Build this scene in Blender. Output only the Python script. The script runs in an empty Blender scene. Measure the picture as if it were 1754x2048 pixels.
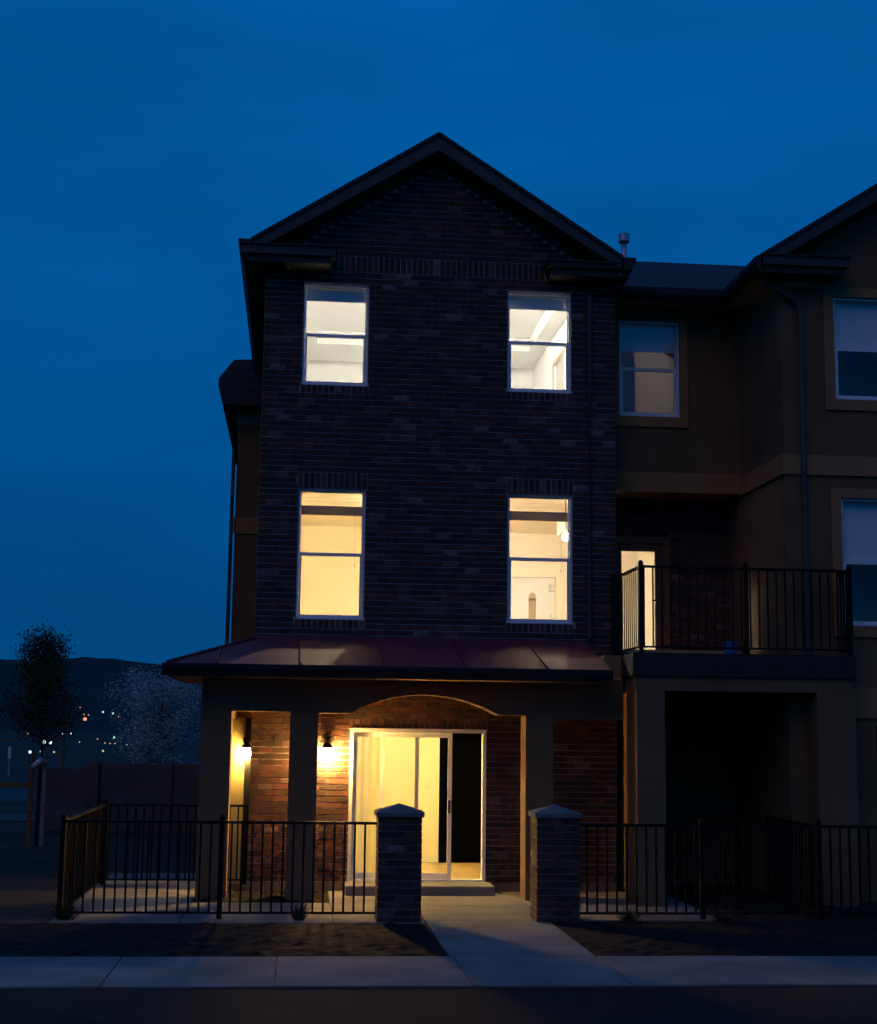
import bpy, bmesh, math, random
from mathutils import Vector, Matrix
R = math.radians
random.seed(7)
S = bpy.context.scene
COL = S.collection

# ------------------------------------------------------------------ camera
PW, PH, FPX = 1754., 2048., 2950.
PITCH, YAW, ROLL = R(8.493), R(5.39), R(.747)
CAM = Vector((0, 0, 2.1))
_fw = Vector((math.sin(YAW)*math.cos(PITCH), math.cos(YAW)*math.cos(PITCH), math.sin(PITCH)))
_rt = Vector((math.cos(YAW), -math.sin(YAW), 0)); _up = _rt.cross(_fw)
_r2 = _rt*math.cos(ROLL) + _up*math.sin(ROLL); _u2 = _up*math.cos(ROLL) - _rt*math.sin(ROLL)
cd = bpy.data.cameras.new('camera'); co = bpy.data.objects.new('camera', cd); COL.objects.link(co)
m = Matrix.Identity(4)
for i in range(3):
    m[i][0], m[i][1], m[i][2], m[i][3] = _r2[i], _u2[i], -_fw[i], CAM[i]
co.matrix_world = m
cd.sensor_fit = 'HORIZONTAL'; cd.sensor_width = 36; cd.lens = 36*FPX/PW
cd.clip_start = .1; cd.clip_end = 20000
S.camera = co
def ray(x, y): return _fw + _r2*((x-PW/2)/FPX) - _u2*((y-PH/2)/FPX)
def atY(x, y, Y):
    d = ray(x, y); return CAM + d*(Y/d.y)

# ------------------------------------------------------------------ world, sun, exposure
SUN_AZ, SUN_EL = R(210), R(42)     # last glow behind the camera, to its left
w = bpy.data.worlds.new('World'); S.world = w; w.use_nodes = True
nt = w.node_tree; nt.nodes.clear()
out = nt.nodes.new('ShaderNodeOutputWorld'); bg = nt.nodes.new('ShaderNodeBackground')
sky = nt.nodes.new('ShaderNodeTexSky'); sky.sky_type = 'NISHITA'; sky.sun_disc = False
sky.sun_elevation = SUN_EL; sky.sun_rotation = SUN_AZ
sky.altitude = 1400; sky.air_density = 1.0; sky.dust_density = .3; sky.ozone_density = 6.0
# thin even dusk overcast over the clear sky: deep blue, paling upwards, with faint streaks of cloud
tcw = nt.nodes.new('ShaderNodeTexCoord'); sep = nt.nodes.new('ShaderNodeSeparateXYZ'); nt.links.new(tcw.outputs['Generated'], sep.inputs[0])
zr_ = nt.nodes.new('ShaderNodeMapRange'); zr_.interpolation_type = 'SMOOTHSTEP'
for k_, v_ in ((1, -.05), (2, .5), (3, .50), (4, 1.0)): zr_.inputs[k_].default_value = v_
nt.links.new(sep.outputs[2], zr_.inputs[0])
mp = nt.nodes.new('ShaderNodeMapping'); mp.inputs['Scale'].default_value = (1.5, 1.5, 5); nt.links.new(tcw.outputs['Generated'], mp.inputs[0])
cn = nt.nodes.new('ShaderNodeTexNoise'); cn.inputs['Scale'].default_value = 2.2; cn.inputs['Detail'].default_value = 5; nt.links.new(mp.outputs[0], cn.inputs['Vector'])
cm = nt.nodes.new('ShaderNodeMapRange')
for k_, v_ in ((1, .3), (2, .7), (3, .86), (4, 1.10)): cm.inputs[k_].default_value = v_
nt.links.new(cn.outputs[0], cm.inputs[0])
mm = nt.nodes.new('ShaderNodeMath'); mm.operation = 'MULTIPLY'; nt.links.new(zr_.outputs[0], mm.inputs[0]); nt.links.new(cm.outputs[0], mm.inputs[1])
bc = nt.nodes.new('ShaderNodeVectorMath'); bc.operation = 'SCALE'; bc.inputs[0].default_value = (.03, 9.6, 33.5); nt.links.new(mm.outputs[0], bc.inputs['Scale'])
mul = nt.nodes.new('ShaderNodeMix'); mul.data_type = 'RGBA'; mul.blend_type = 'MULTIPLY'
mul.inputs[0].default_value = 1; mul.inputs[7].default_value = (.004, .17, .36, 1)
nt.links.new(sky.outputs[0], mul.inputs[6])
ad_ = nt.nodes.new('ShaderNodeVectorMath'); ad_.operation = 'ADD'; nt.links.new(mul.outputs[2], ad_.inputs[0]); nt.links.new(bc.outputs[0], ad_.inputs[1])
nt.links.new(ad_.outputs[0], bg.inputs[0]); nt.links.new(bg.outputs[0], out.inputs[0])
bg.inputs[1].default_value = .01
sd = bpy.data.lights.new('dusk_sun', 'SUN'); sd.energy = .16; sd.angle = R(35); sd.color = (1, .52, .22)
so = bpy.data.objects.new('dusk_sun', sd); COL.objects.link(so)
so.rotation_euler = Vector((-math.sin(SUN_AZ)*math.cos(SUN_EL), -math.cos(SUN_AZ)*math.cos(SUN_EL), -math.sin(SUN_EL))).to_track_quat('-Z', 'Y').to_euler()
S.view_settings.view_transform = 'Standard'; S.view_settings.look = 'None'
S.view_settings.exposure = 0; S.view_settings.gamma = 1; S.view_settings.use_curve_mapping = False
S.render.engine = 'CYCLES'
S.cycles.use_denoising = True
S.cycles.max_bounces = 10; S.cycles.diffuse_bounces = 5; S.cycles.transparent_max_bounces = 24
S.cycles.sample_clamp_indirect = 40; S.cycles.caustics_reflective = False; S.cycles.caustics_refractive = False

# ------------------------------------------------------------------ materials
M = {}
def mat(name, col, rough=.8, var=.15, scale=8., bump=0., bscale=60., metal=0., coords='Object', spec=.3):
    mt = bpy.data.materials.new(name); mt.use_nodes = True; n = mt.node_tree; b = n.nodes['Principled BSDF']
    b.inputs['Roughness'].default_value = rough; b.inputs['Metallic'].default_value = metal
    b.inputs['Specular IOR Level'].default_value = spec
    tc = n.nodes.new('ShaderNodeTexCoord')
    no = n.nodes.new('ShaderNodeTexNoise'); no.inputs['Scale'].default_value = scale; no.inputs['Detail'].default_value = 6
    n.links.new(tc.outputs[coords], no.inputs['Vector'])
    mr = n.nodes.new('ShaderNodeMapRange'); mr.inputs[1].default_value = .3; mr.inputs[2].default_value = .7
    mr.inputs[3].default_value = 1-var; mr.inputs[4].default_value = 1+var
    n.links.new(no.outputs[0], mr.inputs[0])
    vm = n.nodes.new('ShaderNodeVectorMath'); vm.operation = 'SCALE'; vm.inputs[0].default_value = col[:3]
    n.links.new(mr.outputs[0], vm.inputs['Scale']); n.links.new(vm.outputs[0], b.inputs['Base Color'])
    if bump:
        n2 = n.nodes.new('ShaderNodeTexNoise'); n2.inputs['Scale'].default_value = bscale; n2.inputs['Detail'].default_value = 4
        n.links.new(tc.outputs[coords], n2.inputs['Vector'])
        bp = n.nodes.new('ShaderNodeBump'); bp.inputs['Strength'].default_value = bump; bp.inputs['Distance'].default_value = .01
        n.links.new(n2.outputs[0], bp.inputs['Height']); n.links.new(bp.outputs[0], b.inputs['Normal'])
    M[name] = mt; return mt
mat('mortar_shaded', (.09, .08, .075), .95, .25, 5, .5, 90)  # darker copy of the mortar; balcony recess shade is put into its colour
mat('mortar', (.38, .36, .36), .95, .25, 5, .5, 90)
mat('pillar_mortar', (.22, .20, .19), .95, .25, 5, .5, 90)
mat('stucco', (.175, .105, .055), .95, .16, 1.3, .7, 110)
mat('stucco_trim', (.36, .175, .075), .95, .12, 1.5, .7, 110)
mat('fascia', (.05, .056, .055), .6, .12, 4, .1, 30)
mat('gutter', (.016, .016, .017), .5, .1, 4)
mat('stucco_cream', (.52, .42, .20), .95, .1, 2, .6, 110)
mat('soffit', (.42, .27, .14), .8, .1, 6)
mat('shingle', (.045, .045, .05), .95, .35, 14, .6, 40)
mat('metal_roof', (.15, .022, .035), .62, .12, 3, .05, 10, spec=.5)
mat('iron', (.007, .007, .007), .6, .1, 20, spec=.12)
mat('concrete', (.175, .170, .165), .9, .28, 1.3, .25, 60)
mat('concrete_dark', (.07, .065, .06), .9, .2, 3, .3, 50)
mat('foundation', (.15, .13, .11), .9, .15, 4, .3, 50)
mat('soil', (.003, .0027, .0024), 1, .5, 7, 1, 25)
mat('verge', (.009, .008, .0075), 1, .5, 3, 1, 20)
mat('yard', (.035, .024, .013), 1, .5, .6, .8, 6)
mat('asphalt', (.035, .035, .036), .8, .3, 1.2, .3, 40)
mat('vinyl', (.72, .74, .76), .45, .04, 6)
mat('downspout', (.06, .062, .068), .5, .1, 4)
mat('carpet', (.46, .43, .39), 1, .1, 20)
mat('room_white', (.84, .83, .80), .9, .03, 2)
mat('room_cream', (.83, .79, .71), .9, .03, 2)
mat('room_yellow', (.83, .75, .57), .9, .03, 2)
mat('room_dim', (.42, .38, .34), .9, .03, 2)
mat('ceiling_white', (.82, .81, .79), .9, .02, 2)
mat('wood_floor', (.45, .30, .15), .35, .25, 5, .05, 30)
mat('painted_dark', (.0018, .0015, .0012), 1, .2, 10, spec=.0)  # near-black colour that carries the darkness of unlit openings
mat('dark_slab', (.03, .026, .023), .8, .2, 6)
mat('wood_trim', (.16, .075, .03), .5, .2, 12)
mat('shade_cloth', (.84, .85, .86), .9, .05, 40, .2, 300)
mat('blind_slat', (.70, .62, .45), .7, .05, 30)
mat('blind_rail', (.16, .14, .10), .7, .05, 30)
mat('galvanised', (.42, .45, .48), .4, .15, 10, .05, 30, metal=.5)
mat('white_plastic', (.7, .68, .62), .5, .03, 10)
mat('niche_tan', (.50, .38, .25), .9, .05, 4)
mat('precast', (.12, .092, .085), .95, .2, 2, .5, 20)
mat('old_wood', (.22, .085, .03), .9, .3, 9, .4, 40)
mat('pale_wood', (.26, .20, .17), .9, .3, 9, .4, 40)
mat('bark', (.05, .035, .025), .95, .4, 12, .8, 30)
mat('leaf_dark', (.055, .048, .020), .7, .4, 4)
mat('blossom', (.40, .39, .37), .8, .35, 3)
mat('dry_grass', (.06, .05, .03), .9, .4, 8)
mat('hill', (.006, .006, .0055), 1, .5, .004)
mat('blue_paint', (.05, .16, .42), .45, .1, 20)
mat('tube', (.55, .60, .60), .5, .08, 10)

def brick_mat():
    mt = bpy.data.materials.new('brick'); mt.use_nodes = True; n = mt.node_tree; L = n.links; b = n.nodes['Principled BSDF']
    g = n.nodes.new('ShaderNodeNewGeometry'); oi = n.nodes.new('ShaderNodeObjectInfo')
    ad = n.nodes.new('ShaderNodeMath'); ad.operation = 'ADD'; fr = n.nodes.new('ShaderNodeMath'); fr.operation = 'FRACT'
    L.new(g.outputs['Random Per Island'], ad.inputs[0]); L.new(oi.outputs['Random'], ad.inputs[1]); L.new(ad.outputs[0], fr.inputs[0])
    cr = n.nodes.new('ShaderNodeValToRGB'); e = cr.color_ramp; e.interpolation = 'CONSTANT'
    tones = [(0, (.042, .017, .012)), (.2, (.068, .023, .014)), (.42, (.028, .013, .010)), (.6, (.090, .030, .017)), (.72, (.046, .019, .013)), (.86, (.085, .042, .034)), (.94, (.115, .066, .056)), (.98, (.15, .10, .085))]
    e.elements[0].position = 0; e.elements[0].color = (*tones[0][1], 1); e.elements[1].position = .2; e.elements[1].color = (*tones[1][1], 1)
    for p, c in tones[2:]: x = e.elements.new(p); x.color = (*c, 1)
    L.new(fr.outputs[0], cr.inputs[0])
    no = n.nodes.new('ShaderNodeTexNoise'); no.inputs['Scale'].default_value = 14; no.inputs['Detail'].default_value = 6
    L.new(g.outputs['Position'], no.inputs['Vector'])
    mr = n.nodes.new('ShaderNodeMapRange'); mr.inputs[1].default_value = .3; mr.inputs[2].default_value = .7; mr.inputs[3].default_value = .65; mr.inputs[4].default_value = 1.45
    L.new(no.outputs[0], mr.inputs[0])
    vm = n.nodes.new('ShaderNodeVectorMath'); vm.operation = 'SCALE'; L.new(cr.outputs[0], vm.inputs[0]); L.new(mr.outputs[0], vm.inputs['Scale'])
    L.new(vm.outputs[0], b.inputs['Base Color']); b.inputs['Roughness'].default_value = .85
    bp = n.nodes.new('ShaderNodeBump'); bp.inputs['Strength'].default_value = .6; bp.inputs['Distance'].default_value = .006
    n2 = n.nodes.new('ShaderNodeTexNoise'); n2.inputs['Scale'].default_value = 70; L.new(g.outputs['Position'], n2.inputs['Vector'])
    L.new(n2.outputs[0], bp.inputs['Height']); L.new(bp.outputs[0], b.inputs['Normal'])
    M['brick'] = mt
brick_mat()
def glass_mat(name, base=.05, tint=(.97, .98, .97)):
    mt = bpy.data.materials.new(name); mt.use_nodes = True; n = mt.node_tree; n.nodes.clear(); L = n.links
    o = n.nodes.new('ShaderNodeOutputMaterial'); mx = n.nodes.new('ShaderNodeMixShader'); t = n.nodes.new('ShaderNodeBsdfTransparent'); t.inputs[0].default_value = (*tint, 1)
    gl = n.nodes.new('ShaderNodeBsdfGlossy'); gl.inputs['Roughness'].default_value = .02
    lw_ = n.nodes.new('ShaderNodeLayerWeight'); pw5 = n.nodes.new('ShaderNodeMath'); pw5.operation = 'POWER'; pw5.inputs[1].default_value = 5
    f = n.nodes.new('ShaderNodeMath'); f.operation = 'MULTIPLY_ADD'; f.inputs[1].default_value = .9; f.inputs[2].default_value = base
    L.new(lw_.outputs['Facing'], pw5.inputs[0]); L.new(pw5.outputs[0], f.inputs[0])
    L.new(f.outputs[0], mx.inputs[0]); L.new(t.outputs[0], mx.inputs[1]); L.new(gl.outputs[0], mx.inputs[2]); L.new(mx.outputs[0], o.inputs[0]); M[name] = mt
glass_mat('glass')
def emit(name, col, s):
    mt = bpy.data.materials.new(name); mt.use_nodes = True; n = mt.node_tree; b = n.nodes['Principled BSDF']
    b.inputs['Base Color'].default_value = (.8, .8, .8, 1); b.inputs['Emission Color'].default_value = (*col, 1); b.inputs['Emission Strength'].default_value = s
    M[name] = mt
def cloth(name, col):
    mt = bpy.data.materials.new(name); mt.use_nodes = True; n = mt.node_tree; b = n.nodes['Principled BSDF']; L = n.links
    b.inputs['Base Color'].default_value = (*col, 1); b.inputs['Roughness'].default_value = .9
    tr = n.nodes.new('ShaderNodeBsdfTranslucent'); tr.inputs[0].default_value = (*col, 1); mx = n.nodes.new('ShaderNodeMixShader'); mx.inputs[0].default_value = .55
    o = n.nodes['Material Output']; L.new(b.outputs[0], mx.inputs[1]); L.new(tr.outputs[0], mx.inputs[2]); L.new(mx.outputs[0], o.inputs[0]); M[name] = mt
cloth('blind_cloth', (.72, .66, .55)); cloth('blind_tan', (.42, .33, .19)); cloth('slat_cloth', (.80, .70, .48)); cloth('rail_cloth', (.34, .28, .18))
WARM = (1, .56, .15)
emit('porch_glow', WARM, 900); emit('side_glow', (1, .62, .15), 330)
emit('room_glow_top', (1, .95, .86), 1200)
emit('room_glow_mid_left', (1, .88, .58), 1250)
emit('room_glow_mid_right', (1, .90, .70), 2050)
emit('pendant_glow', (1, .82, .58), 120)
emit('room_glow_ground', (1, .79, .30), 800)
emit('room_glow_dim', (1, .82, .66), 60)
emit('far_white', (.7, .93, 1), 1.6); emit('far_green', (.5, 1, .72), .9); emit('far_orange', (1, .42, .12), 1.0); emit('far_yellow', (1, .75, .2), .7)

# ------------------------------------------------------------------ mesh helpers
class MB:
    def __init__(s): s.v = []; s.f = []
    def quad(s, a, b, c, d): k = len(s.v); s.v += [tuple(a), tuple(b), tuple(c), tuple(d)]; s.f.append((k, k+1, k+2, k+3)); return s
    def box(s, x0, x1, y0, y1, z0, z1):
        k = len(s.v); s.v += [(x, y, z) for z in (z0, z1) for y in (y0, y1) for x in (x0, x1)]
        for q in ((0, 2, 3, 1), (4, 5, 7, 6), (0, 1, 5, 4), (1, 3, 7, 5), (3, 2, 6, 7), (2, 0, 4, 6)): s.f.append(tuple(k+i for i in q))
        return s
    def prism(s, poly, axis, a, b):
        # polygon (list of 2-tuples) in the plane normal to axis, extruded a..b
        n = len(poly); k = len(s.v)
        def P(p, t): return (t, p[0], p[1]) if axis == 'x' else (p[0], t, p[1]) if axis == 'y' else (p[0], p[1], t)
        s.v += [P(p, a) for p in poly] + [P(p, b) for p in poly]
        s.f.append(tuple(range(k+n-1, k-1, -1))); s.f.append(tuple(range(k+n, k+2*n)))
        for i in range(n): j = (i+1) % n; s.f.append((k+i, k+j, k+n+j, k+n+i))
        return s
    def tube(s, pts, r, n=8, r2=None, cap=True):
        pts = [Vector(p) for p in pts]; k0 = len(s.v)
        for i, p in enumerate(pts):
            d = (pts[min(i+1, len(pts)-1)]-pts[max(i-1, 0)]).normalized()
            u = d.orthogonal().normalized() if abs(d.z) < .999 else Vector((1, 0, 0)); v = d.cross(u)
            t = i/(len(pts)-1) if len(pts) > 1 else 0; rr = r+(r2-r)*t if r2 is not None else r
            for j in range(n): a = 2*math.pi*j/n; s.v.append(tuple(p+u*math.cos(a)*rr+v*math.sin(a)*rr))
        for i in range(len(pts)-1):
            for j in range(n): a, b = k0+i*n+j, k0+i*n+(j+1) % n; s.f.append((a, b, b+n, a+n))
        if cap: s.f.append(tuple(range(k0+n-1, k0-1, -1))); k = k0+(len(pts)-1)*n; s.f.append(tuple(range(k, k+n)))
        return s
    def lathe(s, c, prof, n=16):
        k0 = len(s.v)
        for r, z in prof:
            for j in range(n): a = 2*math.pi*j/n; s.v.append((c[0]+r*math.cos(a), c[1]+r*math.sin(a), c[2]+z))
        for i in range(len(prof)-1):
            for j in range(n): a, b = k0+i*n+j, k0+i*n+(j+1) % n; s.f.append((a, b, b+n, a+n))
        s.f.append(tuple(range(k0+n-1, k0-1, -1))); k = k0+(len(prof)-1)*n; s.f.append(tuple(range(k, k+n)))
        return s
    def wall(s, x0, x1, z0, z1, y0, y1, holes, axis='y'):
        # slab between y0 and y1 with rectangular holes (x0,x1,z0,z1); axis='x' swaps x and y
        xs = sorted({x0, x1, *[min(max(v, x0), x1) for h in holes for v in h[:2]]}); zs = sorted({z0, z1, *[min(max(v, z0), z1) for h in holes for v in h[2:]]})
        def solid(i, j):
            if i < 0 or j < 0 or i >= len(xs)-1 or j >= len(zs)-1: return False
            cx, cz = (xs[i]+xs[i+1])/2, (zs[j]+zs[j+1])/2
            return not any(h[0] < cx < h[1] and h[2] < cz < h[3] for h in holes)
        T = (lambda x, y, z: (x, y, z)) if axis == 'y' else (lambda x, y, z: (y, x, z))
        for i in range(len(xs)-1):
            for j in range(len(zs)-1):
                if not solid(i, j): continue
                a, b, c, d = xs[i], xs[i+1], zs[j], zs[j+1]
                s.quad(T(a, y0, c), T(b, y0, c), T(b, y0, d), T(a, y0, d)); s.quad(T(a, y1, c), T(a, y1, d), T(b, y1, d), T(b, y1, c))
                if not solid(i-1, j): s.quad(T(a, y0, c), T(a, y0, d), T(a, y1, d), T(a, y1, c))
                if not solid(i+1, j): s.quad(T(b, y0, c), T(b, y1, c), T(b, y1, d), T(b, y0, d))
                if not solid(i, j-1): s.quad(T(a, y0, c), T(a, y1, c), T(b, y1, c), T(b, y0, c))
                if not solid(i, j+1): s.quad(T(a, y0, d), T(b, y0, d), T(b, y1, d), T(a, y1, d))
        return s
    def build(s, name, mt, parent=None, smooth=False, bevel=0, fix=True):
        me = bpy.data.meshes.new(name); me.from_pydata(s.v, [], s.f)
        if fix:
            bm = bmesh.new(); bm.from_mesh(me); bmesh.ops.remove_doubles(bm, verts=bm.verts, dist=1e-5)
            bmesh.ops.recalc_face_normals(bm, faces=bm.faces); bm.to_mesh(me); bm.free()
        me.materials.append(M[mt]); o = bpy.data.objects.new(name, me); COL.objects.link(o)
        if smooth:
            for p in me.polygons: p.use_smooth = True
        if bevel:
            b = o.modifiers.new('bevel', 'BEVEL'); b.width = bevel; b.segments = 2; b.limit_method = 'ANGLE'
        if parent: par(o, parent)
        return o
def par(o, p):
    o.parent = p
    loc = Vector((0, 0, 0)); q = p
    while q: loc += q.location; q = q.parent if False else None
    o.matrix_parent_inverse = Matrix.Translation(-loc)
def tag(o, label=None, cat=None, group=None, kind=None):
    if label: o['label'] = label
    if cat: o['category'] = cat
    if group: o['group'] = group
    if kind: o['kind'] = kind
    return o
def thing(name, loc, label, cat, group=None):
    o = bpy.data.objects.new(name, None); COL.objects.link(o); o.location = loc; o.empty_display_size = .2
    return tag(o, label, cat, group)
def box(name, mt, parent, *b, bevel=0): return MB().box(*b).build(name, mt, parent, bevel=bevel)

# ------------------------------------------------------------------ ground, road, pavements
def struct(o): o['kind'] = 'structure'; return o
def hz(x, y):   # terrain height: level by the houses, rising to the ridge far off
    if y < 700: return 0.
    t = min((y-700)/4300., 1.); a = math.atan2(x, y)
    K = ((-1.6, 1.0), (-.30, 1.10), (-.225, 1.00), (-.195, 1.02), (-.172, .985), (-.150, 1.06), (-.125, 1.045), (-.108, 1.03), (-.092, .97), (-.075, .86), (-.04, .80), (.05, .95), (.3, 1.1), (1.6, 1.0))
    for (a0, v0), (a1, v1) in zip(K, K[1:]):
        if a0 <= a <= a1: u = (a-a0)/(a1-a0); u = u*u*(3-2*u); rid = v0+(v1-v0)*u; break
    else: rid = 1
    rid += .012*math.sin(a*131)+.007*math.sin(a*307)
    return max(0, 224*t**1.55*rid)
g = MB()
gx = [-9000, -2000, -400, -60, 60, 400, 2000, 9000]; gy = [-3000, -300, -30, 12, 60, 300, 800]
for i in range(len(gx)-1):
    for j in range(len(gy)-1):
        g.quad((gx[i], gy[j], -.012), (gx[i+1], gy[j], -.012), (gx[i+1], gy[j+1], -.012), (gx[i], gy[j+1], -.012))
struct(g.build('ground', 'yard'))
h = MB(); NA, NR = 640, 26; k = 0
for j in range(NR+1):
    yy = 690+(5600-690)*(j/NR)**1.0
    for i in range(NA+1):
        a = -1.1+2.2*i/NA; x = math.tan(a)*yy; y = yy
        z = hz(x, y) if y <= 5000 else hz(x, 5000)*(1-.25*(y-5000)/600)
        z += (random.random()-.5)*z*.012
        h.v.append((x, y, z-.5 if j else -3))
for j in range(NR):
    for i in range(NA): a = j*(NA+1)+i; h.f.append((a, a+1, a+NA+2, a+NA+1))
struct(h.build('hills', 'hill', smooth=True, fix=False))
struct(box('road', 'asphalt', None, -60, 60, -12, 9.2, -.16, -.03))
vg = box('verge', 'verge', None, -60, 60, 9.4, 12.655, -.1, .0); struct(vg)
struct(box('kerb', 'concrete_dark', None, -60, 60, 9.2, 9.4, -.15, .012, bevel=.015))
sw = struct(box('sidewalk', 'concrete_dark', None, -40, 40, 12.66, 14.28, -.12, .004))
js = [-12.9, -11.45, -10.0, -8.6, -7.15, -5.75, -4.35, -2.95, -1.53, -.11, 1.54, 2.90, 4.29, 5.72, 7.15, 8.6, 10.0, 11.4]
for a, b in zip(js, js[1:]): box('slab', 'concrete', sw, a+.006, b-.006, 12.664, 14.276, -.05, .016+random.uniform(-.002, .002), bevel=.006)
bed = MB()
def patch(x0, x1, y0, y1, n, amp):
    nx, ny = int((x1-x0)*n), int((y1-y0)*n); k = len(bed.v)
    for j in range(ny+1):
        for i in range(nx+1):
            e = 0 if i in (0, nx) or j in (0, ny) else 1
            bed.v.append((x0+(x1-x0)*i/nx, y0+(y1-y0)*j/ny, .006+e*abs(random.gauss(0, amp))))
    for j in range(ny):
        for i in range(nx): a = k+j*(nx+1)+i; bed.f.append((a, a+1, a+nx+2, a+nx+1))
patch(-14, 1.50, 14.29, 16.72, 10, .014); patch(2.91, 14, 14.29, 16.95, 10, .014)
struct(bed.build('planting_bed', 'soil', fix=False))
pth = struct(box('path', 'concrete_dark', None, 1.505, 2.905, 14.288, 19.98, -.1, .003))
for a, b in ((14.29, 15.55), (15.55, 16.95), (16.95, 18.35), (18.35, 19.98)):
    box('slab', 'concrete', pth, 1.508, 2.902, a+.006, b-.006, -.05, .018, bevel=.006)
pat = struct(MB().box(-2.6, 1.50, 16.73, 18.62, -.1, .004).box(-2.6, -1.2, 18.62, 22.3, -.1, .004).build('patio', 'concrete_dark'))
for a, b, c, d in ((-2.6, -1.2, 16.73, 18.62), (-1.2, .48, 16.73, 18.62), (.48, 1.50, 16.73, 18.62), (.48, 1.50, 18.62, 19.98), (-2.6, -1.2, 18.62, 20.4), (-2.6, -1.2, 20.4, 22.3)):
    box('slab', 'concrete', pat, a+.006, b-.006, c+.006, d-.006, -.05, .017, bevel=.006)
mul_ = MB(); bed = mul_; patch(-1.2, .48, 18.63, 19.98, 14, .02); struct(mul_.build('mulch_bed', 'soil', fix=False))
pr = struct(MB().box(2.91, 4.95, 16.97, 20.0, -.1, .004).build('side_patio', 'concrete_dark'))
for a, b, c, d in ((2.91, 4.0, 16.97, 18.3), (4.0, 4.95, 16.97, 18.3), (2.91, 4.0, 18.3, 19.98), (4.0, 4.95, 18.3, 19.98)):
    box('slab', 'concrete', pr, a+.006, b-.006, c+.006, d-.006, -.05, .017, bevel=.006)
lw = MB(); bed = lw; patch(4.96, 13, 16.97, 20.5, 6, .03); struct(lw.build('lawn', 'verge', fix=False))

# ------------------------------------------------------------------ the brick townhouse
BL, BR, FY = -.575, 4.37, 20.0
H1 = thing('brick_townhouse', (1.9, 20, 0), 'tall dark brick townhouse with gable, lit windows, arched porch and balcony wing', 'townhouse')
WT = [(-.035, .872, 6.838, 8.292), (2.832, 3.738, 6.838, 8.292), (-.035, .882, 3.595, 5.388), (2.848, 3.755, 3.595, 5.388)]
DOOR = (.737, 2.575, .125, 2.141)
holes = WT+[DOOR]
APX, APZ, SL = 1.79, 10.36, .645      # gable underside apex on the wall
def rake(x): return APZ-abs(x-APX)*SL
ZT = 8.62
mw = MB(); mw.wall(BL, BR, -.1, ZT, FY+.009, FY+.24, holes)
mw.prism([(BL, ZT), (BR, ZT), (BR, rake(BR)), (APX, APZ), (BL, rake(BL))], 'y', FY+.009, FY+.24)
wallo = mw.build('brick_wall', 'mortar', H1)
CH, BLN, MJ, MV = .0794, .2032, .0140, .0055
parts, field = [], []      # bricks as (x0,x1,z0,z1)
special = []               # soldier / rowlock boxes
def cut(segs, a, b):
    o = []
    for s0, s1 in segs:
        if b <= s0 or a >= s1: o.append((s0, s1))
        else:
            if a-s0 > .03: o.append((s0, a))
            if s1-b > .03: o.append((b, s1))
    return o
blocks = list(holes)
def gdn(z): return .13+math.floor((z-.13)/CH+1e-6)*CH
def gup(z): return .13+math.ceil((z-.13)/CH-1e-6)*CH
SB = (.36, 3.36, gdn(8.47), gdn(8.47)+3*CH)
rows_v = [SB]
for hx0, hx1, hz0, hz1 in WT[2:]: rows_v.append((hx0-.02, hx1+.02, hz1, gup(hz1+2.6*CH)))
for hx0, hx1, hz0, hz1 in WT: rows_v.append((hx0-.02, hx1+.02, gdn(hz0-.06), hz0))
rows_v.append((DOOR[0]-.02, DOOR[1]+.02, DOOR[3], gup(DOOR[3]+1.6*CH)))
blocks += rows_v
def vrow(x0, x1, z0, z1, wd):
    n = max(1, round((x1-x0)/wd)); d = (x1-x0)/n
    for i in range(n): special.append((x0+i*d+.0065, x0+(i+1)*d-.0065, z0+MJ/2, z1-MJ/2))
for q in rows_v: vrow(*q, CH)
for hx0, hx1, hz0, hz1 in WT[:2]:
    zt_ = gup(hz1+.01); blocks.append((hx0, hx1, hz1, zt_)); vrow(hx0, hx1, hz1-MJ/2+.002, zt_, BLN)
row = 0; z = .13; BORD = .26
while z < APZ-.3:
    a, b = BL, BR
    lim = (APZ-BORD*1.16-(z+CH/2))/SL
    if z > rake(BL)-BORD*1.2: a, b = max(a, APX-lim), min(b, APX+lim)
    if b-a > .1:
        segs = [(a, b)]
        for bx0, bx1, bz0, bz1 in blocks:
            if bz0 < z+CH*.6 and bz1 > z+CH*.4: segs = cut(segs, bx0, bx1)
        off = (row % 2)*BLN/2
        for s0, s1 in segs:
            i = math.floor((s0-BL-off)/BLN)
            while True:
                p0 = BL+off+i*BLN; p1 = p0+BLN
                if p0 >= s1-.02: break
                q0, q1 = max(p0, s0)+MV/2, min(p1, s1)-MV/2
                if q1-q0 > .025: parts.append((q0, q1, z+MJ/2, z+CH-MJ/2))
                i += 1
    z += CH; row += 1
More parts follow.
